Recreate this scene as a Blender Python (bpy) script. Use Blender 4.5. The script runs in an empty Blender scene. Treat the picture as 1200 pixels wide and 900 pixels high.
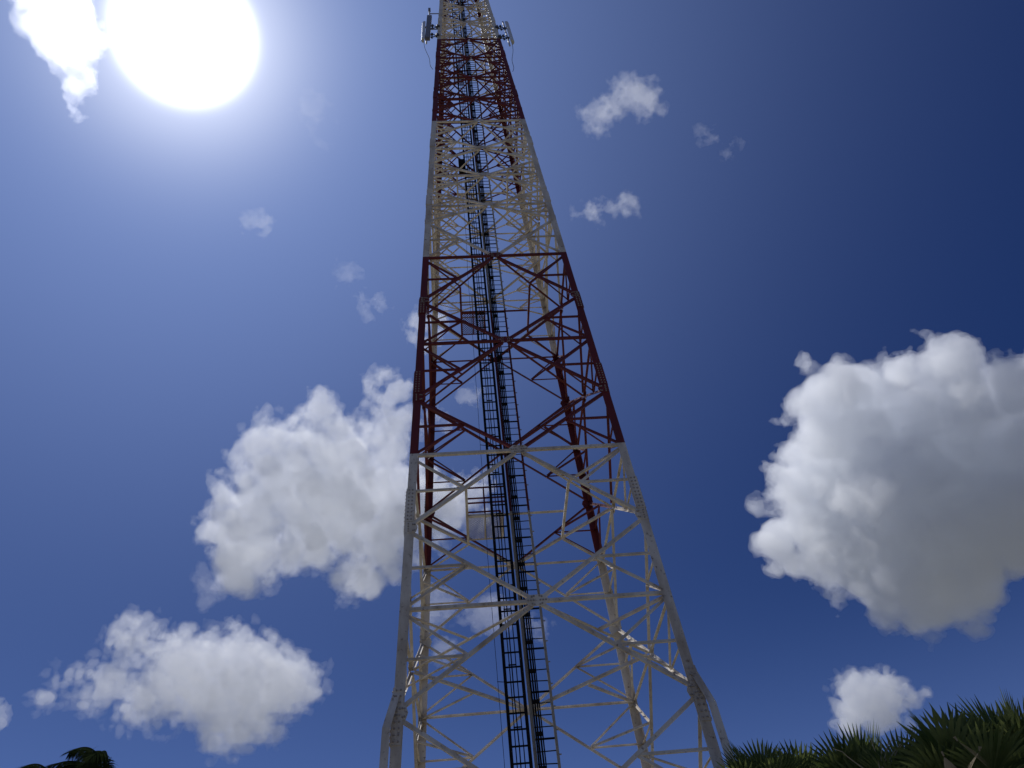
import bpy, math, random
import numpy as np
from mathutils import Vector

# ------------------------------------------------------------------ camera, sky, sun, exposure
scene = bpy.context.scene
C = scene.collection
F_PX = 894.4                                   # focal length in pixels of the 1200 px wide photograph
PITCH, ROLL = 0.77606, -0.11739
cp, sp, cr, sr = math.cos(PITCH), math.sin(PITCH), math.cos(ROLL), math.sin(ROLL)
EYE = Vector((0, 0, 1.6))
_r, _u, FWD = Vector((1, 0, 0)), Vector((0, -sp, cp)), Vector((0, cp, sp))
CX, CY = cr*_r + sr*_u, -sr*_r + cr*_u

def ray(px, py):
    """world direction through a pixel of the photograph (used to find where things stand)"""
    d = CX*((px-600)/F_PX) + CY*((450-py)/F_PX) + FWD
    return d.normalized()

cam = bpy.data.cameras.new('camera'); camo = bpy.data.objects.new('camera', cam); C.objects.link(camo)
from mathutils import Matrix
M = Matrix((CX, CY, -FWD)).transposed().to_4x4(); M.translation = EYE
camo.matrix_world = M
cam.sensor_fit = 'HORIZONTAL'; cam.sensor_width = 36; cam.lens = F_PX/1200*36
cam.clip_start = 0.1; cam.clip_end = 30000
scene.camera = camo

SUN = ray(217, 41)
SUN_EL = math.asin(SUN.z); SUN_AZ = math.atan2(SUN.x, SUN.y)      # azimuth clockwise from +Y
SKY_STRENGTH, SUN_STRENGTH, EXPOSURE = 0.065, 3.0, 0.0

world = bpy.data.worlds.new('World'); scene.world = world; world.use_nodes = True
nt = world.node_tree; nt.nodes.clear()
def wn(t, **k):
    n = nt.nodes.new(t)
    for a, b in k.items(): setattr(n, a, b)
    return n
out = wn('ShaderNodeOutputWorld'); bg = wn('ShaderNodeBackground')
sky = wn('ShaderNodeTexSky', sky_type='NISHITA', sun_disc=False)
sky.sun_elevation = SUN_EL; sky.sun_rotation = SUN_AZ
sky.air_density = 1.0; sky.dust_density = 0.05; sky.ozone_density = 5.0; sky.altitude = 100
hsv = wn('ShaderNodeHueSaturation'); hsv.inputs['Hue'].default_value = 0.523; hsv.inputs['Saturation'].default_value = 1.3
hsv.inputs['Value'].default_value = 0.48
nt.links.new(sky.outputs[0], hsv.inputs['Color'])
# lens bloom and aureole put into the sky colour, by angle from the sun
tc = wn('ShaderNodeTexCoord')
nrm = wn('ShaderNodeVectorMath', operation='NORMALIZE'); nt.links.new(tc.outputs['Generated'], nrm.inputs[0])
dot = wn('ShaderNodeVectorMath', operation='DOT_PRODUCT'); nt.links.new(nrm.outputs[0], dot.inputs[0]); dot.inputs[1].default_value = SUN
ac = wn('ShaderNodeMath', operation='ARCCOSINE'); nt.links.new(dot.outputs['Value'], ac.inputs[0])
def expo(scale, amp, power=1.0):
    a = wn('ShaderNodeMath', operation='DIVIDE'); nt.links.new(ac.outputs[0], a.inputs[0]); a.inputs[1].default_value = scale
    pw = wn('ShaderNodeMath', operation='POWER'); nt.links.new(a.outputs[0], pw.inputs[0]); pw.inputs[1].default_value = power
    b = wn('ShaderNodeMath', operation='MULTIPLY'); nt.links.new(pw.outputs[0], b.inputs[0]); b.inputs[1].default_value = -1
    c = wn('ShaderNodeMath', operation='EXPONENT'); nt.links.new(b.outputs[0], c.inputs[0])
    d = wn('ShaderNodeMath', operation='MULTIPLY'); nt.links.new(c.outputs[0], d.inputs[0]); d.inputs[1].default_value = amp
    return d
def add(a, b):
    n = wn('ShaderNodeMath', operation='ADD'); nt.links.new(a.outputs[0], n.inputs[0]); nt.links.new(b.outputs[0], n.inputs[1]); return n
def glow(fac, colour):
    v = wn('ShaderNodeVectorMath', operation='SCALE'); v.inputs[0].default_value = colour
    nt.links.new(fac.outputs[0], v.inputs['Scale']); return v
K = 1/SKY_STRENGTH
g_core = glow(expo(math.radians(3.85), 3.0*K, 6.0), (1, 1, 1))
g_mid = glow(expo(math.radians(5.5), 1.0*K, 1.6), (1.0, .98, .92))
g_wide = glow(expo(math.radians(30), .50*K, 1.8), (.38, .53, .95))
aur_a = wn('ShaderNodeVectorMath', operation='ADD'); nt.links.new(g_core.outputs[0], aur_a.inputs[0]); nt.links.new(g_mid.outputs[0], aur_a.inputs[1])
aur_col = wn('ShaderNodeVectorMath', operation='ADD'); nt.links.new(aur_a.outputs[0], aur_col.inputs[0]); nt.links.new(g_wide.outputs[0], aur_col.inputs[1])
# thicker air towards the horizon
sepz = wn('ShaderNodeSeparateXYZ'); nt.links.new(nrm.outputs[0], sepz.inputs[0])
absz = wn('ShaderNodeMath', operation='ABSOLUTE'); nt.links.new(sepz.outputs['Z'], absz.inputs[0])
asn = wn('ShaderNodeMath', operation='ARCSINE'); nt.links.new(absz.outputs[0], asn.inputs[0])
AC_SUN, ac = ac, asn
g_low = glow(expo(math.radians(19), .20*K, 3.0), (.30, .44, 1.0))
aur_b = wn('ShaderNodeVectorMath', operation='ADD'); nt.links.new(aur_col.outputs[0], aur_b.inputs[0]); nt.links.new(g_low.outputs[0], aur_b.inputs[1]); aur_col = aur_b
tot = wn('ShaderNodeVectorMath', operation='ADD'); nt.links.new(hsv.outputs[0], tot.inputs[0]); nt.links.new(aur_col.outputs[0], tot.inputs[1])
nt.links.new(tot.outputs[0], bg.inputs['Color']); bg.inputs['Strength'].default_value = SKY_STRENGTH
nt.links.new(bg.outputs[0], out.inputs[0])

sl = bpy.data.lights.new('sun', 'SUN'); sl.energy = SUN_STRENGTH; sl.angle = math.radians(0.53); sl.color = (1.0, 0.985, 0.965)
so = bpy.data.objects.new('sun', sl); C.objects.link(so)
so.rotation_euler = SUN.to_track_quat('Z', 'Y').to_euler(); so.location = (0, 0, 200)

vs = scene.view_settings
vs.view_transform = 'Standard'; vs.look = 'None'; vs.gamma = 1; vs.use_curve_mapping = False; vs.exposure = EXPOSURE
cy = scene.cycles
cy.max_bounces = 24; cy.volume_bounces = 20; cy.diffuse_bounces = 4; cy.use_denoising = True
cy.volume_step_rate = 1.0; cy.volume_max_steps = 256

# ------------------------------------------------------------------ materials
def material(name):
    m = bpy.data.materials.new(name); m.use_nodes = True
    return m, m.node_tree, m.node_tree.nodes['Principled BSDF']

def paint(name, base, worn, rough=0.5, chip=(0.16, 0.1, 0.06)):
    m, t, b = material(name)
    g = t.nodes.new('ShaderNodeNewGeometry')
    mp = t.nodes.new('ShaderNodeMapping'); mp.inputs['Scale'].default_value = (1, 1, 0.35); t.links.new(g.outputs['Position'], mp.inputs['Vector'])
    n1 = t.nodes.new('ShaderNodeTexNoise'); n1.inputs['Scale'].default_value = 1.6; n1.inputs['Detail'].default_value = 6; n1.inputs['Roughness'].default_value = .65
    t.links.new(mp.outputs[0], n1.inputs['Vector'])
    r1 = t.nodes.new('ShaderNodeValToRGB'); r1.color_ramp.elements[0].position = .42; r1.color_ramp.elements[1].position = .70
    r1.color_ramp.elements[0].color = (*base, 1); r1.color_ramp.elements[1].color = (*worn, 1)
    t.links.new(n1.outputs['Fac'], r1.inputs['Fac'])
    n2 = t.nodes.new('ShaderNodeTexNoise'); n2.inputs['Scale'].default_value = 9; n2.inputs['Detail'].default_value = 8; n2.inputs['Roughness'].default_value = .7
    t.links.new(g.outputs['Position'], n2.inputs['Vector'])
    r2 = t.nodes.new('ShaderNodeValToRGB'); r2.color_ramp.elements[0].position = .58; r2.color_ramp.elements[1].position = .68
    r2.color_ramp.elements[0].color = (0, 0, 0, 1); r2.color_ramp.elements[1].color = (1, 1, 1, 1)
    t.links.new(n2.outputs['Fac'], r2.inputs['Fac'])
    mx = t.nodes.new('ShaderNodeMix'); mx.data_type = 'RGBA'
    t.links.new(r2.outputs[0], mx.inputs[0]); t.links.new(r1.outputs[0], mx.inputs[6]); mx.inputs[7].default_value = (*chip, 1)
    t.links.new(mx.outputs[2], b.inputs['Base Color'])
    b.inputs['Roughness'].default_value = rough
    b.inputs['Specular IOR Level'].default_value = .35
    return m

WHITE = paint('weathered_white_paint', (.74, .68, .59), (.42, .34, .25))
RED = paint('weathered_red_paint', (.15, .021, .021), (.10, .022, .02), .6, (.12, .03, .02))
RAILW = paint('dull_ladder_paint', (.34, .32, .28), (.24, .21, .17), .8)
RAILR = paint('dull_red_ladder_paint', (.10, .016, .018), (.07, .015, .016), .8)
def plain(name, col, rough=.6, metal=0.0, var=.3, scale=6):
    m, t, b = material(name)
    g = t.nodes.new('ShaderNodeNewGeometry'); n = t.nodes.new('ShaderNodeTexNoise'); n.inputs['Scale'].default_value = scale; n.inputs['Detail'].default_value = 5
    t.links.new(g.outputs['Position'], n.inputs['Vector'])
    r = t.nodes.new('ShaderNodeValToRGB'); r.color_ramp.elements[0].position = .3; r.color_ramp.elements[1].position = .75
    r.color_ramp.elements[0].color = (*[c*(1-var) for c in col], 1); r.color_ramp.elements[1].color = (*[min(1, c*(1+var)) for c in col], 1)
    t.links.new(n.outputs['Fac'], r.inputs['Fac']); t.links.new(r.outputs[0], b.inputs['Base Color'])
    b.inputs['Roughness'].default_value = rough; b.inputs['Metallic'].default_value = metal
    if max(col) < .05: b.inputs['Specular IOR Level'].default_value = .1
    return m
BLACK = plain('black_cable_sheath', (.010, .010, .012), .9)
DARKSTEEL = plain('dark_coated_steel', (.012, .012, .015), .85)
GALV = plain('galvanised_steel', (.45, .46, .47), .45, .6)
BRACKET = plain('dark_bracket_steel', (.05, .055, .07), .5)
RADOME = plain('grey_white_radome', (.62, .63, .64), .35, var=.06)
GRATE = plain('painted_grating', (.55, .5, .47), .6)

# ------------------------------------------------------------------ mesh builder
WORLD_AT = {}
class MB:
    def __init__(s): s.v = []; s.f = []; s.m = []
    def prism(s, prof, p, q, ax, ay, mi=0):
        """profile (list of 2-D points) swept from p to q; ax, ay span the profile"""
        b = len(s.v); n = len(prof)
        for o in (p, q):
            for x, y in prof: s.v.append(tuple(o + ax*x + ay*y))
        for i in range(n):
            j = (i+1) % n; s.f.append((b+i, b+j, b+n+j, b+n+i)); s.m.append(mi)
        s.f.append(tuple(range(b+n-1, b-1, -1))); s.f.append(tuple(range(b+n, b+2*n))); s.m += [mi, mi]
    def frame(s, p, q, hint):
        d = (q-p).normalized(); ax = hint - d*hint.dot(d)
        if ax.length < 1e-4: ax = d.orthogonal()
        ax.normalize(); return d, ax, d.cross(ax)
    def angle(s, p, q, w, t, hint, flip=1, mi=0):
        """steel angle: one leg in the plane whose normal is hint, the other standing along hint"""
        d, ax, ay = s.frame(p, q, hint); ay = ay*flip
        pr = [(0, -w*.5), (0, w*.5), (t, w*.5), (t, -w*.5+t), (w, -w*.5+t), (w, -w*.5)]
        s.prism(pr, p, q, ax, ay, mi)
    def bar(s, p, q, w, h, hint, mi=0):
        d, ax, ay = s.frame(p, q, hint)
        s.prism([(-h/2, -w/2), (-h/2, w/2), (h/2, w/2), (h/2, -w/2)], p, q, ax, ay, mi)
    def tube(s, pts, r, n=8, mi=0):
        pts = [Vector(p) for p in pts]; b = len(s.v)
        d0 = (pts[1]-pts[0]).normalized(); ax = d0.orthogonal().normalized()
        for i, p in enumerate(pts):
            a = pts[max(i-1, 0)]; c = pts[min(i+1, len(pts)-1)]; d = (c-a).normalized()
            ax = (ax - d*ax.dot(d)).normalized(); ay = d.cross(ax)
            rr = r[i] if isinstance(r, (list, tuple)) else r
            for k in range(n):
                t = 2*math.pi*k/n; s.v.append(tuple(p + ax*(rr*math.cos(t)) + ay*(rr*math.sin(t))))
        for i in range(len(pts)-1):
            for k in range(n):
                k2 = (k+1) % n; s.f.append((b+i*n+k, b+i*n+k2, b+(i+1)*n+k2, b+(i+1)*n+k)); s.m.append(mi)
        s.f.append(tuple(b+n-1-k for k in range(n))); e = b+(len(pts)-1)*n; s.f.append(tuple(e+k for k in range(n))); s.m += [mi, mi]
    def poly_plate(s, pts, nrm, t, mi=0):
        b = len(s.v); n = len(pts)
        for o in (-t/2, t/2):
            for p in pts: s.v.append(tuple(p + nrm*o))
        for i in range(n):
            j = (i+1) % n; s.f.append((b+i, b+j, b+n+j, b+n+i)); s.m.append(mi)
        s.f.append(tuple(range(b+n-1, b-1, -1))); s.f.append(tuple(range(b+n, b+2*n))); s.m += [mi, mi]
    def bolt(s, p, nrm, r=.016, h=.016, mi=0):
        ax = nrm.orthogonal().normalized(); ay = nrm.cross(ax)
        s.prism([(r*math.cos(k*math.pi/3), r*math.sin(k*math.pi/3)) for k in range(6)], p, p+nrm*h, ax, ay, mi)
    def build(s, name, mats, parent=None, origin=None, smooth=False):
        me = bpy.data.meshes.new(name)
        o3 = origin if origin is not None else Vector((0, 0, 0))
        v = [tuple(Vector(p)-o3) for p in s.v] if origin is not None else s.v
        me.from_pydata(v, [], s.f)
        for m in (mats if isinstance(mats, (list, tuple)) else [mats]): me.materials.append(m)
        if any(s.m): me.polygons.foreach_set('material_index', s.m)
        if smooth: me.polygons.foreach_set('use_smooth', [True]*len(s.f))
        me.update()
        o = bpy.data.objects.new(name, me); C.objects.link(o)
        if origin is not None: o.location = o3
        if parent: o.parent = parent; o.location = o3 - WORLD_AT.get(parent.name, Vector((0, 0, 0)))
        WORLD_AT[o.name] = o3.copy()
        return o

def tag(o, label=None, cat=None, group=None, kind=None):
    if label: o['label'] = label
    if cat: o['category'] = cat
    if group: o['group'] = group
    if kind: o['kind'] = kind
    return o
def empty(name, loc):
    o = bpy.data.objects.new(name, None); C.objects.link(o); o.location = loc; o.empty_display_size = .5
    WORLD_AT[o.name] = Vector(loc); return o

# ------------------------------------------------------------------ ground
gm, gt, gb = material('dry_grass_and_sand')
gn = gt.nodes.new('ShaderNodeTexNoise'); gn.inputs['Scale'].default_value = .35; gn.inputs['Detail'].default_value = 9
gg = gt.nodes.new('ShaderNodeNewGeometry'); gt.links.new(gg.outputs['Position'], gn.inputs['Vector'])
gr = gt.nodes.new('ShaderNodeValToRGB'); gr.color_ramp.elements[0].color = (.11, .10, .07, 1); gr.color_ramp.elements[1].color = (.2, .175, .14, 1)
gr.color_ramp.elements[0].position = .35; gr.color_ramp.elements[1].position = .65
e = gr.color_ramp.elements.new(.5); e.color = (.13, .125, .085, 1)
gt.links.new(gn.outputs['Fac'], gr.inputs['Fac']); gt.links.new(gr.outputs[0], gb.inputs['Base Color']); gb.inputs['Roughness'].default_value = .95
g = MB(); n = 40; S = 6000
for i in range(n+1):
    for j in range(n+1):
        x, y = -S+2*S*i/n, -S+2*S*j/n; g.v.append((x, y, 0))
for i in range(n):
    for j in range(n): g.f.append((i*(n+1)+j, (i+1)*(n+1)+j, (i+1)*(n+1)+j+1, i*(n+1)+j+1)); g.m.append(0)
tag(g.build('ground', gm), kind='structure')

# ------------------------------------------------------------------ lattice tower
SC = 0.67                                     # metres per survey unit
TX, TY, ROT, APEX, TAPER = -.508*SC, 30*SC, .09961, 149.366*SC, .0362315
def H(h): return 1.6 + h*SC
NODE = {0.5: 9.95, 1: 13.65, 1.5: 17.17, 2: 20.95, 2.5: 24.44, 3: 28.29, 3.5: 31.82, 4: 35.84, 4.5: 39.75, 5: 41.51, 6: 45.38, 7: 49.29,
        8: 53.62, 9: 57.74, 10: 61.93, 11: 66.26, 12: 70.63, 13: 75.0, 14: 79.5, 15: 84.1, 16: 88.8, 17: 93.4, 18: 98.0, 0: 6.3, -0.5: 2.6}
for k in range(5, 18): NODE[k+.5] = (NODE[k]+NODE[k+1])/2
TOP = 18
NODE = {k: H(v) for k, v in NODE.items()}
UX = Vector((math.cos(ROT), math.sin(ROT), 0)); UY = Vector((-math.sin(ROT), math.cos(ROT), 0)); UZ = Vector((0, 0, 1))
AX0 = Vector((TX, TY, 0))
def half(z): return TAPER*(APEX + 1.6 - z)
def at(x, y, z): return AX0 + UX*x + UY*y + UZ*z
CORN = [(-1, -1), (1, -1), (1, 1), (-1, 1)]                     # FL FR BR BL
def corner(i, z): a = half(z); sx, sy = CORN[i % 4]; return at(sx*a, sy*a, z)
def facec(i, z): return (corner(i, z)+corner(i+1, z))/2          # face i between corner i and i+1
FACE_OUT = [-UY, UX, UY, -UX]
BOLT = plain('weathered_bolt_heads', (.34, .29, .25), .7)
def is_red(z):
    e = .06
    return NODE[2]+e < z <= NODE[4]+e or NODE[8]+e < z <= NODE[12]+e or z > NODE[16]+e
def col(z): return RED if is_red(z) else WHITE

tower = empty('lattice_tower', AX0)
tag(tower, 'tall four-legged lattice mast in red and white bands under the open sky', 'tower')

members = {}                                                    # kind -> list of (size in view, builder)
def proj_size(p, q):
    def pr(x):
        d = x-EYE; w = d.dot(FWD)
        if w < 1: return None
        return d.dot(CX)/w*F_PX+600, 450-d.dot(CY)/w*F_PX
    a, b = pr(p), pr(q); 
    if a is None or b is None: return 0
    m = ((a[0]+b[0])/2, (a[1]+b[1])/2)
    inside = -20 < m[0] < 1220 and -20 < m[1] < 920
    return (math.hypot(a[0]-b[0], a[1]-b[1])+2)*(1 if inside else .01)
def member(kind, p, q, w, hint, flip=1, t=.009):
    z = (p.z+q.z)/2
    members.setdefault(kind, []).append((proj_size(p, q), p, q, w, hint, flip, t, is_red(z)))
plates = []
def gusset(pts, nrm, z, bolts=()): 
    c = sum(pts, Vector())/len(pts); plates.append((proj_size(c-UZ*.2, c+UZ*.2), pts, nrm, bolts, is_red(z)))

def wsize(k):                                                    # members get slimmer with height
    return 1.0 if k <= 4 else .93
levels = list(range(0, TOP+1))
for k in levels:
    z = NODE[k]; a = half(z); s = wsize(k)
    sub = 1 if k <= 12 else 0
    for i in range(4):
        A, B, Fc = corner(i, z), corner(i+1, z), facec(i, z)
        o = FACE_OUT[i]; inn = -o
        along = (B-A).normalized()
        e = .10
        # each horizontal is two angles meeting at the centre gusset
        member('horizontal_beam', A+along*e, Fc-along*.05, .085*s, inn)
        member('horizontal_beam', B-along*e, Fc+along*.05, .085*s, inn, -1)
        # diamonds: centre gusset to the legs half a panel up and down
        for dk in (-.5, .5):
            if k+dk not in NODE or k+dk > TOP: continue
            zz = NODE[k+dk]
            for c, sgn in ((i, -1), (i+1, 1)):
                L = corner(c, zz); d = (L-Fc).normalized()
                off = inn*.02
                member('diagonal_brace', Fc+d*.14+off, L-d*.12+off, .085*s, inn, sgn)
                mid = Fc.lerp(L, .5)
                # redundants: level to the leg, and back to the leg at the level
                zq = mid.z; Q = corner(c, zq); Cn = corner(c, z)
                small = .06*s
                dd = (Q-mid).normalized()
                member('secondary_brace', mid+dd*.04+inn*.045, Q-dd*.06+inn*.045, small, inn, sgn, .007)
                dd = (Cn-mid).normalized()
                member('secondary_brace', mid+dd*.04+inn*.06, Cn-dd*.12+inn*.06, small, inn, sgn, .007)
        # centre gusset
        gw, gh = (.27, .15) if k <= 4 else (.22, .13)
        w_, h_ = along*gw, UZ*gh
        pts = [Fc-w_*1-h_*.35, Fc-w_*.6-h_, Fc+w_*.6-h_, Fc+w_-h_*.35, Fc+w_+h_*.35, Fc+w_*.6+h_, Fc-w_*.6+h_, Fc-w_+h_*.35]
        pts = [p+o*.012 for p in pts]
        bl = []
        if k <= 4:
            for bx in (-.8, -.55, -.3, .3, .55, .8): bl.append((Fc+w_*bx+o*.018, o)); 
            for bx, bz in ((-.45, .6), (.45, .6), (-.45, -.6), (.45, -.6), (-.25, .75), (.25, .75), (-.25, -.75), (.25, -.75)): bl.append((Fc+w_*bx+h_*bz+o*.018, o))
        gusset(pts, o, z, bl)
        # plan diamond and corner struts
        Fn = facec(i+1, z); d = (Fn-Fc).normalized(); dz = -UZ*.05
        member('plan_brace', Fc+d*.12+dz, Fn-d*.12+dz, .08*s, UZ)
        mid = Fc.lerp(Fn, .5); d = (B-mid).normalized()
        member('plan_brace', mid+d*.04+dz*1.6, B-d*.12+dz*1.6, .07*s, UZ, -1, .007)
for k in [x for x in NODE if x % 1 == .5 and -.5 <= x < TOP]:
    z = NODE[k]; s = .19 if k <= 4.5 else .14
    for i in range(4):
        for fi, sgn in ((i, 1), (i-1, -1)):
            fi %= 4; o = FACE_OUT[fi]; along = (corner(fi+1, z)-corner(fi, z)).normalized()*sgn
            Cn = corner(i, z) + o*.012
            pts = [Cn+along*.02-UZ*s, Cn+along*s*1.5-UZ*s*.75, Cn+along*s*1.75, Cn+along*s*1.5+UZ*s*.75, Cn+along*.02+UZ*s]
            bl = []
            if k <= 3.5:
                for b in (-.6, -.2, .2, .6): bl.append((Cn+along*.09+UZ*s*b+o*.007, o))
                for b in (-.5, .5): bl.append((Cn+along*s*1.1+UZ*s*b+o*.007, o)); bl.append((Cn+along*s*1.35+UZ*s*b*.9+o*.007, o))
            gusset(pts, o, z, bl)
# hip braces: the middles of neighbouring faces' diagonals joined behind each leg
for k in levels[:13]:
    for dk in (-.5, .5):
        if k+dk not in NODE: continue
        for i in range(4):
            m1 = facec(i-1, NODE[k]).lerp(corner(i, NODE[k+dk]), .5); m2 = facec(i, NODE[k]).lerp(corner(i, NODE[k+dk]), .5)
            d = (m2-m1).normalized()
            member('secondary_brace', m1+d*.08, m2-d*.08, .055, UZ, 1, .007)

# cross beams of the resting platforms at some levels
PLAT = [2, 4, 7, 12]
for k in PLAT:
    z = NODE[k]-.06; a = half(z)
    for sx in (-1, 1): member('plan_brace', at(sx*a/2, -a/2+.06, z), at(sx*a/2, a/2-.06, z), .08, UZ, sx)
    member('plan_brace', at(-a/2+.06, 0, z), at(a/2-.06, 0, z), .09, UZ)

def emit_member(mb, r): mb.angle(r[1], r[2], r[3], r[6], r[4], r[5], 0)
for kind, L in members.items():
    L.sort(key=lambda r: -r[0])
    for r in L[:99]:
        mb = MB(); emit_member(mb, r); mb.build(kind, RED if r[7] else WHITE, tower, (r[1]+r[2])/2)
    if L[99:]:
        mb = MB()
        for r in L[99:]: mb.angle(r[1], r[2], r[3], r[6], r[4], r[5], 1 if r[7] else 0)
        tag(mb.build(kind, [WHITE, RED], tower), kind='stuff')
plates.sort(key=lambda r: -r[0])
rest = MB()
for n_, (s_, pts, nrm, bl, red) in enumerate(plates):
    if n_ < 99:
        mb = MB(); mb.poly_plate(pts, nrm, .012)
        for p, q in bl: mb.bolt(p, q, .022, .022, 1)
        mb.build('gusset_plate', [RED if red else WHITE, BOLT], tower, sum(pts, Vector())/len(pts))
    else:
        rest.poly_plate(pts, nrm, .012, 1 if red else 0)
        for p, q in bl: rest.bolt(p, q, mi=1 if red else 0)
tag(rest.build('gusset_plate', [WHITE, RED], tower), kind='stuff')

# legs: steel angles, corner outwards, painted in bands
cuts = [0.0, NODE[.5]-.2, NODE[2]+.05, NODE[4]+.05, NODE[8]+.05, NODE[12]+.05, NODE[16]+.05, NODE[TOP]]
for i in range(4):
    sx, sy = CORN[i]; mb = MB()
    ax = UX*(-sx); ay = UY*(-sy)
    for j in range(len(cuts)-1):
        z0, z1 = cuts[j], cuts[j+1]; zm = (z0+z1)/2
        w = .24
        if j > 0: w += 0.0
        t = .02
        pr = [(0, 0), (w, 0), (w, t), (t, t), (t, w), (0, w)]
        if (sx*sy) < 0: pr = pr[::-1]
        mb.prism(pr, corner(i, z0), corner(i, z1), ax, ay, 1 if is_red(zm) else 0)
    # below the lowest node a second angle runs outside, corner to corner
    dirn = (UX*sx + UY*sy)*.18
    pr = [(0, 0), (.17, 0), (.17, .02), (.02, .02), (.02, .17), (0, .17)]
    if (sx*sy) < 0: pr = pr[::-1]
    mb.prism(pr, corner(i, 0)+dirn, corner(i, NODE[.5]-.35)+dirn, ax, ay, 0)
    mb.prism(pr, corner(i, NODE[.5]-.35)+dirn, corner(i, NODE[.5]+.45)+dirn*.12, ax, ay, 0)
    # foot plate on the ground
    c = corner(i, .02); mb.poly_plate([c+UX*x+UY*y for x, y in ((-.45, -.45), (.45, -.45), (.45, .45), (-.45, .45))], UZ, .04)
    leg = mb.build('leg', [WHITE, RED], tower, corner(i, 0))
    # bolted splice plates, one on each flange
    for zk, ln, bolts in ((NODE[.5]-.05, .62, 1), (NODE[1.5]+.75, .55, 1), (NODE[2.5]+.7, .5, 1), (NODE[3.5]-.3, .45, 1), (NODE[5]+.5, .4, 0), (NODE[7]+.6, .4, 0), (NODE[9]+.5, .4, 0), (NODE[11]+.5, .4, 0), (NODE[13]+.5, .4, 0)):
        for fax, o in ((ax, UY*sy), (ay, UX*sx)):
            z0, z1 = zk-ln, zk+ln
            p0, p1 = corner(i, z0), corner(i, z1)
            sb = MB(); pts = [p0+fax*-.012+o*.012, p0+fax*.215+o*.012, p1+fax*.215+o*.012, p1+fax*-.012+o*.012]
            sb.poly_plate(pts, o, .02)
            if bolts:
                nb = 9
                for b in range(nb):
                    pz = p0.lerp(p1, (b+.5)/nb)
                    for x in (.055, .15): sb.bolt(pz+fax*x+o*.022, o, .022, .024, 1)
            b = sb.build('splice_plate', [col(zk), BOLT], leg, (p0+p1)/2)

# ---- ladders and cables up the middle of the mast
ZB, ZT = 0.02, NODE[TOP]
def band_spans(z0, z1):
    cs = [z0]+[c for c in (NODE[2]+.05, NODE[4]+.05, NODE[8]+.05, NODE[12]+.05, NODE[16]+.05) if z0 < c < z1]+[z1]
    return list(zip(cs[:-1], cs[1:]))
def banded_bar(mb, x, y, w, h):
    for a, b in band_spans(ZB, ZT):
        mb.bar(at(x, y, a), at(x, y, b), w, h, UY, 1 if is_red((a+b)/2) else 0)
XL = 0.0
lm = MB(); rng0 = random.Random(8)
z = .3
k = 0
while z < ZT-.2:
    big = (k % 4 == 0)
    if big: lm.bar(at(-.16+XL, .0, z), at(.4+XL, .0, z), .045, .03, UY)
    else: lm.tube([at(-.15+XL, rng0.uniform(-.01, .01), z+rng0.uniform(-.012, .012)), at(.39+XL, rng0.uniform(-.01, .01), z+rng0.uniform(-.012, .012))], .015, 6)
    z += .3; k += 1
for x, w in ((-.17, .085), (.40, .07)):
    for za, zb in band_spans(ZB, ZT): lm.bar(at(x, 0, za), at(x, 0, zb), w, .05, UY, 2 if is_red((za+zb)/2) else 1)
zz = .5
while zz < ZT: lm.bar(at(.42, 0, zz), at(.49, 0, zz), .03, .02, UY, 1); zz += .6
lm.build('climbing_ladder', [DARKSTEEL, RAILW, RAILR], tower, at(0, 0, 0))
cm = MB(); z = .35
while z < ZT-.2:
    cm.bar(at(-.77, -.06, z), at(-.30, -.06, z), .04, .03, UY); z += .41
for x in (-.77, -.30): cm.bar(at(x, -.06, ZB), at(x, -.06, ZT), .085, .05, UY)
cm.build('cable_ladder', DARKSTEEL, tower, at(-.5, 0, 0))
rng = random.Random(4)
def wavy(x, y, amp, step=1.2, zt=None):
    pts = []; z = .1; zt = zt or ZT-.1
    while z < zt: pts.append(at(x+rng.uniform(-amp, amp), y+rng.uniform(-amp, amp)*.5, z)); z += step
    return pts
cb = MB()
for x, r in ((-.64, .014), (-.56, .017), (-.45, .014)): cb.tube(wavy(x, -.11, .012), r, 6)
z = .8
while z < ZT-1:
    cb.bar(at(-.66, -.105, z), at(-.44, -.105, z), .03, .03, UY); z += 1.64
tag(cb.build('feeder_cable', BLACK, None), 'thin black cables strapped inside the dark cable ladder of the mast', 'cable')
cb = MB()
for x, r in ((-.11, .024), (-.05, .026), (.015, .024), (.07, .018)): cb.tube(wavy(x, -.09, .008), r, 7)
z = .6
while z < ZT-1:
    c = at(-.025, -.085, z); cb.bar(c-UZ*.045, c+UZ*.045, .20, .07, UY); z += .82
tag(cb.build('feeder_cable', BLACK, None), 'thick bundle of black cables with clamps beside the climbing ladder', 'cable')
cb = MB(); cb.tube(wavy(-.98, -.15, .03, 2.0, NODE[9]), .007, 5)
z = 2.0
while z < NODE[9]: cb.bar(at(-.99, -.13, z), at(-.77, -.07, z), .02, .012, UZ); z += 4.1
tag(cb.build('earth_wire', BLACK, None), 'hair-thin dark wire hanging just left of the cable ladder', 'wire')
# small black unit on the cable ladder
eb = MB(); c = at(-.95, -.12, NODE[7]+2.4)
eb.bar(c-UZ*.6, c+UZ*.6, .27, .16, UY); eb.bar(c-UZ*.66, c-UZ*.6, .18, .1, UY); eb.bar(c+UX*.14+UZ*.3, c+UX*.34+UZ*.3, .05, .05, UY); eb.bar(c+UX*.14-UZ*.3, c+UX*.34-UZ*.3, .05, .05, UY)
tag(eb.build('radio_unit', BLACK, None, c), 'small black box clamped to the cable ladder below the upper red band', 'radio unit')

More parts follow.
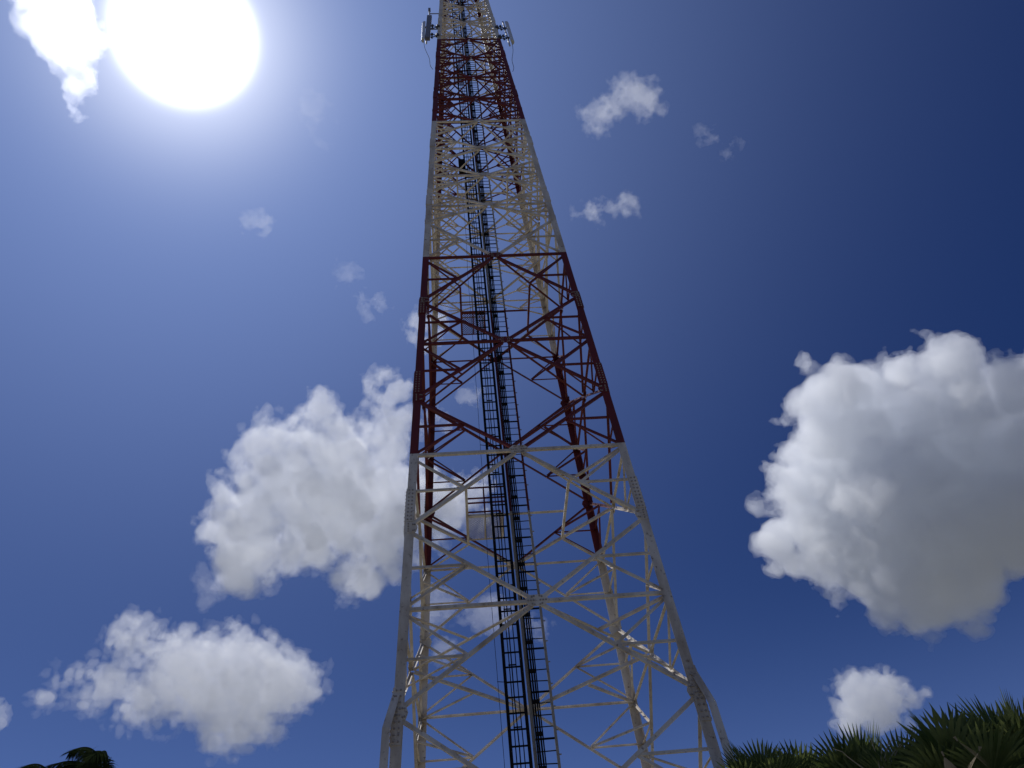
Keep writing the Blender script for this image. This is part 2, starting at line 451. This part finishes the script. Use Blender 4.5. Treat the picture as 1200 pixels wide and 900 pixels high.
# ---- resting platforms
for k in PLAT:
    z = NODE[k]; a = half(z); x0, x1 = -a/2, -.42; y0, y1 = 0.05, min(1.5, a*.45)
    if x1-x0 < .5: x0 = x1-.6
    fm = MB()
    fm.angle(at(x0, y1, z), at(x1+.1, y1, z), .06, .008, UZ); fm.angle(at(x1, y0, z), at(x1, y1, z), .06, .008, UZ); 
    fm.bar(at((x0+x1)/2, y0, z+.02), at((x0+x1)/2, y1, z+.02), .05, .04, UZ)
    fm.bar(at(x0, y0, z), at(x1, y0, z), .11, .07, UZ)
    pl = fm.build('rest_platform', col(z), tower, at((x0+x1)/2, (y0+y1)/2, z))
    gm_ = MB(); d = .07; zz = z+.05
    W, D = x1-x0, y1-y0
    t = -D
    while t < W:
        for sg in (1, -1):
            u0 = max(0, t); u1 = min(W, t+D); v0, v1 = u0-t, u1-t
            if sg < 0: v0, v1 = D-v0, D-v1
            if u1-u0 > .02: gm_.bar(at(x0+u0, y0+v0, zz+sg*.004), at(x0+u1, y0+v1, zz+sg*.004), .02, .006, UZ)
        t += d*1.414
    gm_.build('grating', col(z) if k == 4 else GRATE, pl, at((x0+x1)/2, (y0+y1)/2, zz))
    rm = MB()
    for hz in (.5, .68, 1.1): rm.bar(at(x0, y0, z+hz), at(x1+.1, y0, z+hz), .05, .03, UY)
    for px in (x0+.02, (x0+x1)/2, x1): rm.bar(at(px, y0, z+.04), at(px, y0, z+1.1), .05, .04, UY)
    rm.bar(at(x0, y1, z+1.1), at(x1, y1, z+1.1), .05, .03, UY); 
    for hz in (.68, 1.1): rm.bar(at(x0+.02, y0, z+hz), at(x0+.02, y1, z+hz), .04, .03, UX)
    for px in (x0+.02, x1): rm.bar(at(px, y1, z+.04), at(px, y1, z+1.1), .05, .04, UY)
    rm.build('guardrail', RED if k in (2, 12) else col(z+1), pl, at((x0+x1)/2, y0, z+.6))

# ------------------------------------------------------------------ antennas near the top of the picture
def panel_antenna(base, top, face, w, dth, label, leg_i, leg_z, side):
    root = empty('panel_antenna', base); tag(root, label, 'antenna', 'panel antennas on the mast')
    up = (top-base).normalized(); fx = (face-up*face.dot(up)).normalized(); wx = up.cross(fx)
    b = MB(); pr = []
    for j in range(13):                                          # rounded radome front, flat back
        t = math.pi*j/12; pr.append((dth*math.sin(t)*1.0, -w/2*math.cos(t)))
    pr += [(-dth*.25, w/2), (-dth*.25, -w/2)]
    b.prism(pr, base+up*.06, top-up*.06, fx, wx)
    pr2 = [(x*.8, y*.8) for x, y in pr]
    b.prism(pr2, base, base+up*.06, fx, wx); b.prism(pr2, top-up*.06, top, fx, wx)
    b.build('radome', RADOME, root, (base+top)/2)
    p = MB(); pc = -fx*(dth*.25+.14)
    p.tube([base-up*.3+pc, top+up*.55+pc], .05, 8)
    p.build('mounting_pole', GALV, root, (base+top)/2)
    for f in (.28, .78):
        k_ = MB(); c = base.lerp(top, f); L = corner(leg_i, leg_z + (c-base).z)
        pp = c+pc; 
        mid1 = pp.lerp(L, .5)+up*.3; mid2 = pp.lerp(L, .5)-up*.22
        for m_ in (mid1, mid2):
            k_.bar(pp, m_, .05, .04, fx); k_.bar(m_, L, .05, .04, fx)
        for q, s_ in ((pp, .13), (mid1, .13), (mid2, .11), (L, .2)): k_.bar(q-up*s_*.6, q+up*s_*.6, s_, s_, fx)
        k_.bar(c-fx*dth*.2, pp, .1, .08, up)
        k_.build('bracket', BRACKET, root, c)
    cbm = MB(); P0 = base-fx*.02; Lz = corner(leg_i, leg_z-4.5) + side*.12
    pts = [P0.lerp(Lz, t) - UZ*.5*math.sin(math.pi*t) + side*.05*math.sin(3*math.pi*t) for t in [j/10 for j in range(11)]]
    cbm.tube(pts, .014, 6); cbm.build('jumper_cable', BLACK, root, P0)
    return root

def on_leg(i, py):
    """height at which leg i crosses image row py of the photograph"""
    lo, hi = 5.0, 95.0
    for _ in range(50):
        m = (lo+hi)/2; d = corner(i, m)-EYE; y = 450-d.dot(CY)/d.dot(FWD)*F_PX
        if y > py: lo = m
        else: hi = m
    return lo
def beside(i, py, off): 
    z = on_leg(i, py); return corner(i, z)+UX*off, z
b0, z0 = beside(0, 47.5, -.80); t0, _ = beside(0, 27, -.86)
panel_antenna(b0, t0, (-UX-UY*.35), .30, .14, 'white panel antenna bracketed left of the mast beside a grey pole', 0, z0, -UX)
b1, z1 = beside(0, 46, -.58); t1, _ = beside(0, 19, -.58)
g2 = MB(); g2.bar(b1, t1, .30, .16, UY); g2.bar(b1+UZ*.1, t1-UZ*.3, .22, .24, UY); g2.tube([t1, t1+UZ*1.1], .045, 8); g2.bar(t1+UZ*.95, t1+UZ*1.3, .15, .15, UY)
for f in (.42, 1.12):
    q = b1.lerp(t1, f); g2.bar(q, corner(0, q.z), .05, .05, UZ)
tag(g2.build('pole_antenna', plain('grey_antenna_shell', (.20, .20, .23), .5, var=.1), None, b1), 'tall narrow grey antenna with a spike, left of the mast near the top edge', 'antenna')
b2, z2 = beside(1, 50, .62); t2, _ = beside(1, 27.5, .66)
panel_antenna(b2, t2, (UX-UY*.5), .32, .15, 'grey panel antenna standing off the right edge of the mast', 1, z2, UX)

# ------------------------------------------------------------------ palms
def leaf_mat(name, c0, c1, trans, spec=.15):
    m = bpy.data.materials.new(name); m.use_nodes = True; t = m.node_tree; t.nodes.clear()
    o = t.nodes.new('ShaderNodeOutputMaterial'); b = t.nodes.new('ShaderNodeBsdfPrincipled'); tr = t.nodes.new('ShaderNodeBsdfTranslucent'); mx = t.nodes.new('ShaderNodeMixShader')
    oi = t.nodes.new('ShaderNodeNewGeometry'); n = t.nodes.new('ShaderNodeTexNoise'); n.inputs['Scale'].default_value = 2.2; n.inputs['Detail'].default_value = 4
    t.links.new(oi.outputs['Position'], n.inputs['Vector'])
    ad = t.nodes.new('ShaderNodeMath'); ad.operation = 'MULTIPLY_ADD'; ad.inputs[1].default_value = .45
    t.links.new(oi.outputs['Random Per Island'], ad.inputs[0]); t.links.new(n.outputs['Fac'], ad.inputs[2])
    r = t.nodes.new('ShaderNodeValToRGB'); r.color_ramp.elements[0].position = .35; r.color_ramp.elements[1].position = .95
    r.color_ramp.elements[0].color = (*c0, 1); r.color_ramp.elements[1].color = (*c1, 1)
    t.links.new(ad.outputs[0], r.inputs['Fac']); t.links.new(r.outputs[0], b.inputs['Base Color']); t.links.new(r.outputs[0], tr.inputs['Color'])
    b.inputs['Roughness'].default_value = .6; b.inputs['Specular IOR Level'].default_value = spec
    mx.inputs[0].default_value = trans; t.links.new(b.outputs[0], mx.inputs[1]); t.links.new(tr.outputs[0], mx.inputs[2]); t.links.new(mx.outputs[0], o.inputs[0])
    return m
FAN = leaf_mat('fan_palm_leaf', (.06, .095, .022), (.19, .22, .07), .42)
DEAD = leaf_mat('dry_palm_leaf', (.20, .15, .08), (.42, .34, .2), .2)
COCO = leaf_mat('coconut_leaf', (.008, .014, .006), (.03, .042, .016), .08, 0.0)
BARK = plain('palm_trunk_bark', (.16, .12, .09), .9, var=.4, scale=14)
STALK = plain('pale_flower_stalk', (.42, .37, .27), .8)

def fan_leaf(mb, base, direction, petiole, radius, rng, spread=3.6, mi=0, roll=0.0, droop=.25):
    d = direction.normalized()
    side = d.cross(UZ)
    if side.length < .05: side = Vector((1, 0, 0))
    side.normalize(); up = side.cross(d)
    if roll: 
        c, s = math.cos(roll), math.sin(roll); side, up = side*c+up*s, up*c-side*s
    hub = base + d*petiole - UZ*droop*.25*petiole
    mb.tube([base, base.lerp(hub, .5)+UZ*.04, hub], [.022, .016, .012], 5, mi)
    n = rng.randint(24, 29)
    d2 = (d - UZ*droop*.3).normalized()
    for j in range(n):
        t = (j+.5)/n-.5; a = t*spread
        sd = (d2*math.cos(a) + side*math.sin(a)).normalized()
        sd = (sd + up*(.18*abs(t))).normalized()
        R = radius*(1-.30*(2*abs(t))**2.2)*rng.uniform(.93, 1.05)
        wd = spread/n*.56
        px = (side*math.cos(a)-d2*math.sin(a)).normalized()
        fold = up*(.022 if j % 2 else -.0)
        b = len(mb.v); tipdroop = droop*rng.uniform(.5, 1.4)
        prof = ((.06, .06, 0), (.45, .50, .02), (.74, .40, .09), (1.0, .02, .24))
        for rr, wf, dz in prof:
            c = hub + sd*(R*rr) - UZ*(dz*tipdroop*R)
            hw = wd*R*wf
            for sg in (-1, 0, 1): mb.v.append(tuple(c + px*(hw*sg) + up*(.35*hw*(1 if sg == 0 else 0))))
        for q in range(3):
            for w_ in range(2):
                i0 = b+q*3+w_; mb.f.append((i0, i0+1, i0+4, i0+3)); mb.m.append(mi)

def fan_palm(px, py, dist, petiole, radius, nl, seed, label, dead=5, stalk=False, group='fan palms behind the mast'):
    rng = random.Random(seed)
    top = EYE + ray(px, py)*dist
    root = empty('fan_palm', Vector((top.x, top.y, 0))); tag(root, label, 'palm tree', group)
    tr = MB(); lean = Vector((rng.uniform(-.4, .4), rng.uniform(-.4, .4), 0)); pts = []; rr = []
    for j in range(15):
        t = j/14; pts.append(Vector((top.x, top.y, 0))+UZ*(top.z*t)+lean*(t*(1-t)*1.5)); rr.append(.17-.05*t+(.05 if j == 0 else 0)+(.012 if j % 2 else 0))
    tr.tube(pts, rr, 12); tr.build('trunk', BARK, root, Vector((top.x, top.y, 0)), True)
    cr_ = MB()
    for j in range(nl):
        t = (j+.5)/nl
        el = math.radians(86 - 105*t**.9 + rng.uniform(-9, 9)); az = j*2.39996+rng.uniform(-.3, .3)
        d = Vector((math.cos(az)*math.cos(el), math.sin(az)*math.cos(el), math.sin(el)))
        fan_leaf(cr_, top+UZ*(.25*(1-t)), d, petiole*rng.uniform(.8, 1.15), radius*rng.uniform(.85, 1.1), rng, rng.uniform(3.0, 3.9), 0, rng.uniform(-.5, .5), rng.uniform(.15, .5))
    cr_.build('crown', FAN, root, top)
    if dead:
        dm = MB()
        for j in range(dead):
            az = rng.uniform(0, 6.28); el = math.radians(rng.uniform(-50, 0))
            d = Vector((math.cos(az)*math.cos(el), math.sin(az)*math.cos(el), math.sin(el)))
            fan_leaf(dm, top-UZ*.15, d, petiole*.8, radius*.75, rng, 2.2, 0, rng.uniform(-1, 1), .9)
        dm.build('dry_frond', DEAD, root, top)
    if stalk:
        sm = MB(); d0 = (EYE-top); d0.z = 0; d0.normalize(); s0 = EYE+ray(1036, 925)*(dist-1.5)
        for j in range(7):
            dx = rng.uniform(-.6, .7); pts = [s0+Vector((dx*t*1.0, 0, 0))+d0*(.5*t)+UZ*(.95*t-.25*t*t*(1+abs(dx)))+Vector((rng.uniform(-.03, .03), 0, 0)) for t in [q/6 for q in range(7)]]
            sm.tube(pts, [.014-.0015*q for q in range(7)], 5)
        sm.build('flower_stalk', STALK, root, top)
    return root

fan_palm(912, 966, 17.0, .62, .82, 30, 11, 'small dark fan palm nearest the foot of the mast, first at the left end')
fan_palm(968, 972, 18.5, .66, .95, 30, 12, 'fan palm with a spiky crown under the left edge of the small low cloud')
fan_palm(1030, 966, 17.0, .70, .95, 30, 13, 'fan palm with upright leaf and pale dry stalks under the small low cloud', 6, True)
p4 = fan_palm(1090, 990, 16.0, .74, .95, 30, 14, 'fan palm with yellowed dry leaves, between the dry-stalked palm and the tallest one', 9)
fan_palm(1166, 982, 15.5, .86, 1.05, 32, 15, 'tallest fan palm, its crown rising near the right edge')
fan_palm(1232, 962, 16.5, .86, 1.08, 32, 16, 'fan palm cut off by the right edge of the view')

# dead leaves hanging out on the near side of the dry-leaved palm
rg = random.Random(2)
for (ax_, ay_, bx_, by_, sp_, rad_) in ((1122, 868, 1150, 890, .5, .5), (1106, 886, 1116, 905, 1.1, .36), (1148, 880, 1132, 905, .5, .4)):
    dm = MB(); A_ = EYE+ray(ax_, ay_)*14.3; B_ = EYE+ray(bx_, by_)*14.2
    fan_leaf(dm, A_-(B_-A_).normalized()*.05, (B_-A_), .05, rad_, rg, sp_, 0, .4, .2)
    dm.build('dry_frond', DEAD, p4, A_)

def coconut_palm(px, py, dist, seed, label, fronds, length):
    rng = random.Random(seed); top = EYE + ray(px, py)*dist
    root = empty('coconut_palm', Vector((top.x, top.y, 0))); tag(root, label, 'palm tree', 'wind-blown palms')
    tr = MB(); pts = [Vector((top.x+1.2*(1-j/14)**2, top.y, top.z*j/14)) for j in range(15)]
    tr.tube(pts, [.16-.05*j/14 for j in range(15)], 10); tr.build('trunk', BARK, root, Vector((top.x, top.y, 0)), True)
    cm_ = MB(); wind = Vector((-.55, .1, 0))
    for (az, el, L) in fronds:
        d = Vector((math.cos(az)*math.cos(el), math.sin(az)*math.cos(el), math.sin(el)))
        p = top.copy(); pts = [p.copy()]; nseg = 26; step = L*length/nseg
        for j in range(nseg):
            d = (d - UZ*(.055+.05*j/nseg) + wind*.035).normalized(); p = p + d*step; pts.append(p.copy())
        cm_.tube(pts, [.03*(1-.9*j/nseg)+.003 for j in range(nseg+1)], 5)
        for j in range(3, nseg):
            for q in range(5):
                c = pts[j].lerp(pts[j+1], q/5); tn = (pts[j+1]-pts[j]).normalized(); sd = tn.cross(UZ)
                if sd.length < .05: sd = Vector((1, 0, 0))
                sd.normalize(); ll = .62*length/3*math.sin(math.pi*(.12+.85*j/nseg))**.6*rng.uniform(.85, 1.1)
                for sg in (-1, 1):
                    ld = (sd*sg*.75 + tn*.75 - UZ*.28 + wind*.75 + Vector((rng.uniform(-.22, .22), rng.uniform(-.2, .2), rng.uniform(-.25, .15)))).normalized()
                    b = len(cm_.v); wv = tn.cross(ld); wv = ld.cross(wv).normalized()*.011
                    for t, wf in ((0, .5), (.35, 1), (.7, .7), (1, .05)):
                        cc = c+ld*(ll*t)-UZ*(.28*ll*t*t)+wind*(.2*ll*t*t); cm_.v.append(tuple(cc-wv*wf)); cm_.v.append(tuple(cc+wv*wf))
                    for t in range(3): cm_.f.append((b+t*2, b+t*2+1, b+t*2+3, b+t*2+2)); cm_.m.append(0)
    cm_.build('crown', COCO, root, top)
    return root
R_ = math.radians
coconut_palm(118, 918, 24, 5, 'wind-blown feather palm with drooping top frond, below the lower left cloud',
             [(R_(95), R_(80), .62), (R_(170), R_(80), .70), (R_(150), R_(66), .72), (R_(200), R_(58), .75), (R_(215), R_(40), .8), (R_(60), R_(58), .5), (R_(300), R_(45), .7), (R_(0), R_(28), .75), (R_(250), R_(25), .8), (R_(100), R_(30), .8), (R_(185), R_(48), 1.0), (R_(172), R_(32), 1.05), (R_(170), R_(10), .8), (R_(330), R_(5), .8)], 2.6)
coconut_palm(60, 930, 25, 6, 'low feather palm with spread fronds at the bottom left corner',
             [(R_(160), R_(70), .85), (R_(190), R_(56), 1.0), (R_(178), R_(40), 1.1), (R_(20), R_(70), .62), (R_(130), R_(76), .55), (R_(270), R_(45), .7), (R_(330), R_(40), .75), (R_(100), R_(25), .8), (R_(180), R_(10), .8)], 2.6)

# ------------------------------------------------------------------ clouds: real volumes of water droplets, hundreds of metres up
def lattice_noise(shape, wl, rng):
    """smooth 3-D value noise of wavelength wl voxels on a randomly turned lattice, -1..1"""
    step = max(1, int(wl/4)); nc = [int(math.ceil(n/step))+4 for n in shape]
    q, _ = np.linalg.qr(rng.normal(size=(3, 3))); q = q/wl
    g3 = [(np.arange(n)-1.0)*step for n in nc]; off = rng.uniform(0, 64, 3)
    P = [off[i] + q[i, 0]*g3[0][:, None, None] + q[i, 1]*g3[1][None, :, None] + q[i, 2]*g3[2][None, None, :] for i in range(3)]
    T = rng.uniform(-1, 1, (64, 64, 64)).astype(np.float32)
    I = [np.floor(p).astype(np.int32) for p in P]; Fr = [(p-i).astype(np.float32) for p, i in zip(P, I)]; Fr = [f*f*f*(f*(f*6-15)+10) for f in Fr]
    L = 0
    for a in (0, 1):
        for b in (0, 1):
            for c in (0, 1):
                w = (Fr[0] if a else 1-Fr[0])*(Fr[1] if b else 1-Fr[1])*(Fr[2] if c else 1-Fr[2])
                L = L + w*T[(I[0]+a) & 63, (I[1]+b) & 63, (I[2]+c) & 63]
    L = L.astype(np.float32)
    if step == 1: return L[1:1+shape[0], 1:1+shape[1], 1:1+shape[2]]
    def up(n, m):                                   # cubic weights, fine row from coarse knots
        x = np.arange(n)/step+1; i = np.floor(x).astype(int); t = (x-i); W = np.zeros((n, m), np.float32); r = np.arange(n)
        for k, wk in ((-1, -.5*t+t*t-.5*t**3), (0, 1-2.5*t*t+1.5*t**3), (1, .5*t+2*t*t-1.5*t**3), (2, -.5*t*t+.5*t**3)): W[r, i+k] += wk
        return W
    L = np.tensordot(up(shape[0], nc[0]), L, (1, 0)); L = np.tensordot(L, up(shape[1], nc[1]), (1, 1)).transpose(0, 2, 1)
    return np.ascontiguousarray(np.tensordot(L, up(shape[2], nc[2]), (2, 1)))

def surface_nets(f):
    """naive surface nets on field f (inside > 0): vertices in voxel units and quads"""
    ins = f > 0; X, Y, Z = f.shape
    corners = [(i, j, k) for i in (0, 1) for j in (0, 1) for k in (0, 1)]
    cnt = np.zeros((X-1, Y-1, Z-1), np.int8)
    for i, j, k in corners: cnt += ins[i:X-1+i, j:Y-1+j, k:Z-1+k]
    act = np.argwhere((cnt > 0) & (cnt < 8)); idx = np.full((X-1, Y-1, Z-1), -1, np.int32); idx[tuple(act.T)] = np.arange(len(act))
    acc = np.zeros((len(act), 3), np.float32); w = np.zeros(len(act), np.float32)
    for a in corners:
        for ax in range(3):
            if a[ax]: continue
            b = list(a); b[ax] = 1
            fa = f[act[:, 0]+a[0], act[:, 1]+a[1], act[:, 2]+a[2]]; fb = f[act[:, 0]+b[0], act[:, 1]+b[1], act[:, 2]+b[2]]
            cross = (fa > 0) != (fb > 0); t = np.where(cross, fa/np.where(cross, fa-fb, 1), 0)
            p = np.array(a, np.float32)[None].repeat(len(act), 0); p[:, ax] = t
            acc[cross] += p[cross]; w[cross] += 1
    V = act + acc/np.maximum(w, 1)[:, None]
    quads = []
    for ax in range(3):
        o1, o2 = [d for d in range(3) if d != ax]
        sl0 = [slice(1, -1)]*3; sl0[ax] = slice(0, f.shape[ax]-1); sl1 = list(sl0); sl1[ax] = slice(1, f.shape[ax])
        a_, b_ = ins[tuple(sl0)], ins[tuple(sl1)]
        e = np.argwhere(a_ != b_)
        if not len(e): continue
        fl = a_[tuple(e.T)]
        e = e.copy(); e[:, o1] += 1; e[:, o2] += 1
        def cell(d1, d2):
            c = e.copy(); c[:, o1] -= d1; c[:, o2] -= d2; return idx[c[:, 0], c[:, 1], c[:, 2]]
        q = np.stack([cell(0, 0), cell(1, 0), cell(1, 1), cell(0, 1)], 1)
        flip = fl if ax != 1 else ~fl
        q[flip] = q[flip][:, ::-1]
        quads.append(q)
    return V, np.concatenate(quads)

def cloud_mat(name, dens, aniso):
    m = bpy.data.materials.new(name); m.use_nodes = True; t = m.node_tree; t.nodes.clear()
    o = t.nodes.new('ShaderNodeOutputMaterial'); v = t.nodes.new('ShaderNodeVolumePrincipled')
    v.inputs['Color'].default_value = (.988, .994, 1, 1); v.inputs['Density'].default_value = dens; v.inputs['Anisotropy'].default_value = aniso  # slight blue in the scatter colour imitates hazy air in front of the cloud
    t.links.new(v.outputs[0], o.inputs['Volume'])
    return m

def cloud(label, blobs, dist, seed, dens, vox=2.0, rough=1.0, wisp=0.0, group='fair-weather clouds', aniso=.35, flat=1.0, cores=((.16, .016), (.4, .02)), shrink=0.0, keep=.004):
    """blobs: (px, py, radius px); built as a fractal body of that outline and equal depth at its own distance"""
    rng = np.random.RandomState(seed); B = np.array(blobs, np.float64)
    cpx, cpy = B[:, 0].mean(), B[:, 1].mean()
    n = ray(cpx, cpy); ctr = EYE + n*dist; rx = n.cross(UZ).normalized(); uy = rx.cross(n)
    m_px = dist/F_PX*n.dot(FWD)**-1 if False else dist*n.dot(FWD)/F_PX
    pts = []
    for x, y, r in blobs:
        d = ray(x, y); t = dist/d.dot(n); p = EYE + d*t - ctr; sc = dist/F_PX/ (ray(x, y).dot(FWD))
        pts.append((p.dot(rx), p.dot(uy), rng.uniform(-.35, .35)*r*sc, r*sc))
    P = np.array(pts); h = vox*dist/F_PX
    pad = 10*h
    lo = np.array([(P[:, i]-P[:, 3]*(1 if i < 2 else flat)).min() for i in range(3)])-pad; hi = np.array([(P[:, i]+P[:, 3]*(1 if i < 2 else flat)).max() for i in range(3)])+pad
    N = np.ceil((hi-lo)/h).astype(int)+1
    ax = [lo[i]+h*np.arange(N[i]) for i in range(3)]
    f = np.full(N, -1e9, np.float32)
    for x, y, z, r in P:
        d = np.sqrt((((ax[0]-x)**2)[:, None, None] + ((ax[1]-y)**2)[None, :, None] + (((ax[2]-z)/flat)**2)[None, None, :])).astype(np.float32)
        v = (r-d)
        k = np.float32(.35*r)
        hh = np.clip(.5+.5*(f-v)/k, 0, 1); f = v*(1-hh)+f*hh + k*hh*(1-hh)      # smooth union
    base = f.copy(); nzsum = np.zeros_like(f)
    # fractal break-up, wavelengths in photograph pixels
    px = dist/F_PX
    R = float(np.median(P[:, 3]))/px
    for wl, am, ridge in ((R*1.6, R*.36, 0), (R*.8, R*.42, 1), (R*.42, R*.30, 1), (R*.22, R*.17, 0), (R*.12, R*.135, 0), (R*.065, R*.10, 0), (R*.04, R*.065, 0)):
        wv = wl/vox
        if wv < 1.6: continue
        nz = lattice_noise(N, wv, rng)
        if ridge: nz = 2.0*np.abs(nz) - .5 if not wisp else nz
        nzsum += np.float32(am*px*rough)*nz
    f = base + np.where(nzsum > 0, nzsum*np.float32(.55), nzsum) - np.float32((wisp+shrink)*R*px)
    def shell(fld, name, density):
        fld[0], fld[-1], fld[:, 0], fld[:, -1], fld[:, :, 0], fld[:, :, -1] = -1, -1, -1, -1, -1, -1
        V, Q = surface_nets(fld)
        V = lo + V*h; V[:, 2] *= -1                  # depth axis points back at the eye, right-handed
        a3, b3, c3 = V[Q[:, 0]], V[Q[:, 1]], V[Q[:, 2]]; d3 = V[Q[:, 3]]
        if (np.einsum('ij,ij->i', a3, np.cross(b3, c3)).sum() + np.einsum('ij,ij->i', a3, np.cross(c3, d3)).sum()) < 0: Q = Q[:, ::-1].copy()
        if keep:                                     # drop stray droplets of cloud
            lab = np.arange(len(V)); E_ = np.concatenate([Q[:, [0, 1]], Q[:, [1, 2]], Q[:, [2, 3]]])
            while True:
                m_ = np.minimum(lab[E_[:, 0]], lab[E_[:, 1]]); n_ = lab.copy()
                np.minimum.at(n_, E_[:, 0], m_); np.minimum.at(n_, E_[:, 1], m_); n_ = n_[n_]; n_ = n_[n_]
                if (n_ == lab).all(): break
                lab = n_
            cnt = np.bincount(lab, minlength=len(V)); ok = cnt[lab] > keep*len(V)
            Q = Q[ok[Q[:, 0]]]; idn = np.cumsum(ok)-1; V = V[ok]; Q = idn[Q]
        me = bpy.data.meshes.new(name)
        me.vertices.add(len(V)); me.vertices.foreach_set('co', V.astype(np.float32).ravel())
        me.loops.add(Q.size); me.loops.foreach_set('vertex_index', Q.astype(np.int32).ravel())
        me.polygons.add(len(Q)); me.polygons.foreach_set('loop_start', np.arange(0, Q.size, 4, dtype=np.int32)); me.polygons.foreach_set('loop_total', np.full(len(Q), 4, np.int32))
        me.update(calc_edges=True); me.validate()
        me.materials.append(cloud_mat('cloud_droplets', density, aniso))
        o = bpy.data.objects.new(name, me); C.objects.link(o); return o
    deep = [(t, d) for t, d in cores if (f > t*R*px).sum() > 30]
    cf = [(f - np.float32(t*R*px), d) for t, d in deep]
    o = shell(f, 'cloud', dens)
    mw = Matrix((rx, uy, -n)).transposed().to_4x4(); mw.translation = ctr; o.matrix_world = mw
    for fld, d in cf: shell(fld, 'core', d).parent = o
    tag(o, label, 'cloud', group, 'thing')
    return o

cloud('largest cloud, a puffy white mass with a grey middle at the right', [(1105, 414, 32), (1128, 440, 36), (1085, 450, 40), (1000, 490, 62), (1070, 520, 80), (965, 560, 60), (1150, 485, 60), (1060, 620, 95), (1050, 690, 42), (985, 640, 54), (1172, 572, 66), (935, 632, 36), (1112, 652, 46), (1210, 535, 70), (948, 532, 28), (1195, 450, 34)], 1500, 3, .011, 1.7, 1.2, cores=((.12, .016),), shrink=.18, keep=.02)
cloud('big white cloud partly hidden behind the left side of the mast', [(290, 610, 40), (335, 565, 42), (400, 580, 54), (455, 590, 48), (365, 625, 42), (285, 640, 34), (440, 630, 38), (505, 595, 38), (460, 462, 19), (458, 492, 20), (452, 530, 28), (335, 522, 24), (540, 590, 26), (400, 535, 34), (415, 665, 20), (370, 490, 9)], 1600, 7, .0055, 1.4, 1.85, cores=((.22, .012),), shrink=-.02)
cloud('ragged white cloud with a grey belly above the windblown palms', [(158, 748, 20), (172, 765, 16), (200, 778, 28), (245, 795, 42), (295, 808, 44), (332, 805, 28), (358, 802, 16), (280, 745, 14), (260, 848, 24), (130, 798, 19), (98, 804, 13), (75, 802, 9), (160, 822, 17), (52, 815, 7), (185, 810, 24)], 1900, 12, .0040, 1.2, 1.9, .0, cores=((.28, .009),), shrink=.06)
cloud('small low cloud just above the fan palms', [(1005, 818, 24), (1028, 820, 25), (1058, 824, 15), (1000, 843, 15), (1040, 838, 19), (1076, 815, 8)], 2300, 21, .004, 1.2, 1.2, 0, cores=((.16, .014),), shrink=.1)
cloud('brilliant cloud left of the sun in the top left corner', [(54, -4, 22), (72, 26, 26), (86, 55, 22), (91, 80, 16), (90, 100, 11), (89, 117, 8), (89, 130, 5), (58, -30, 28)], 1200, 31, .004, 1.4, 1.5, .02, aniso=.72, cores=((.3, .002),))
WISP = ((.3, .008),)
cloud('torn wisp of cloud upper right of the mast', [(685, 139, 8), (703, 140, 15), (714, 127, 14), (728, 116, 16), (745, 112, 15), (762, 118, 14), (774, 123, 8), (735, 101, 10), (704, 152, 8), (752, 130, 8)], 1300, 41, .005, .8, 2.4, .10, cores=((.35, .008),), shrink=-.1, keep=0)
cloud('faint double wisp of cloud halfway down right of the mast', [(735, 240, 13), (700, 247, 15), (715, 243, 11), (680, 250, 9)], 1350, 43, .005, .8, 2.0, .22, cores=WISP, shrink=-.15, keep=0)
cloud('tiny pale scrap of cloud, left of a pair in the dark blue', [(826, 156, 10), (836, 160, 7)], 1350, 47, .005, .6, 2.2, .3, cores=(), shrink=-.15, keep=0)
cloud('tiny pale scrap of cloud, right of a pair in the dark blue', [(853, 182, 8), (866, 170, 8)], 1350, 48, .004, .6, 2.2, .3, cores=(), shrink=-.15, keep=0)
cloud('small faint wisp of cloud below the sun', [(298, 258, 11), (310, 263, 9)], 1350, 52, .005, .7, 2.2, .3, cores=(), shrink=-.15, keep=0)
cloud('faint veil of cloud right of the sun glare', [(362, 128, 15), (372, 145, 14), (375, 165, 10)], 1300, 53, .0022, .8, 2.2, .3, cores=(), shrink=-.15, keep=0)
cloud('faint round wisp of cloud, upper of two left of the mast', [(410, 319, 13), (402, 324, 8)], 1400, 57, .0035, .7, 2.2, .3, cores=(), shrink=-.15, keep=0)
cloud('faint broken wisp of cloud, lower of two left of the mast', [(428, 352, 10), (445, 356, 10), (430, 366, 7)], 1400, 58, .005, .7, 2.2, .3, cores=(), shrink=-.15, keep=0)
cloud('thin cloud peeping out beside the red leg of the mast', [(488, 385, 16), (512, 375, 17), (500, 400, 13), (520, 368, 11)], 1450, 61, .006, .9, 1.9, .15, cores=WISP, shrink=-.15, keep=0)
cloud('little cloud seen through the bracing left of the cable ladder', [(508, 490, 14), (552, 465, 12), (520, 500, 10)], 1450, 63, .006, .9, 1.9, .15, cores=(), shrink=-.15, keep=0)
cloud('thin cloud seen through the lowest bracing of the mast', [(510, 715, 23), (520, 760, 15), (575, 720, 21), (545, 715, 15), (630, 735, 11)], 1900, 67, .004, 1.0, 1.9, .15, cores=(), shrink=-.15, keep=0)
cloud('scrap of cloud cut by the left edge of the view', [(-4, 832, 8), (-8, 845, 8)], 1900, 71, .01, .8, 1.3, .1, cores=(), shrink=-.15, keep=0)
cloud('faint torn shred of cloud under the big left cloud', [(250, 690, 15), (330, 668, 13), (405, 690, 17), (240, 675, 10)], 1650, 73, .003, 1.0, 2.1, .25, cores=(), shrink=-.15, keep=0)
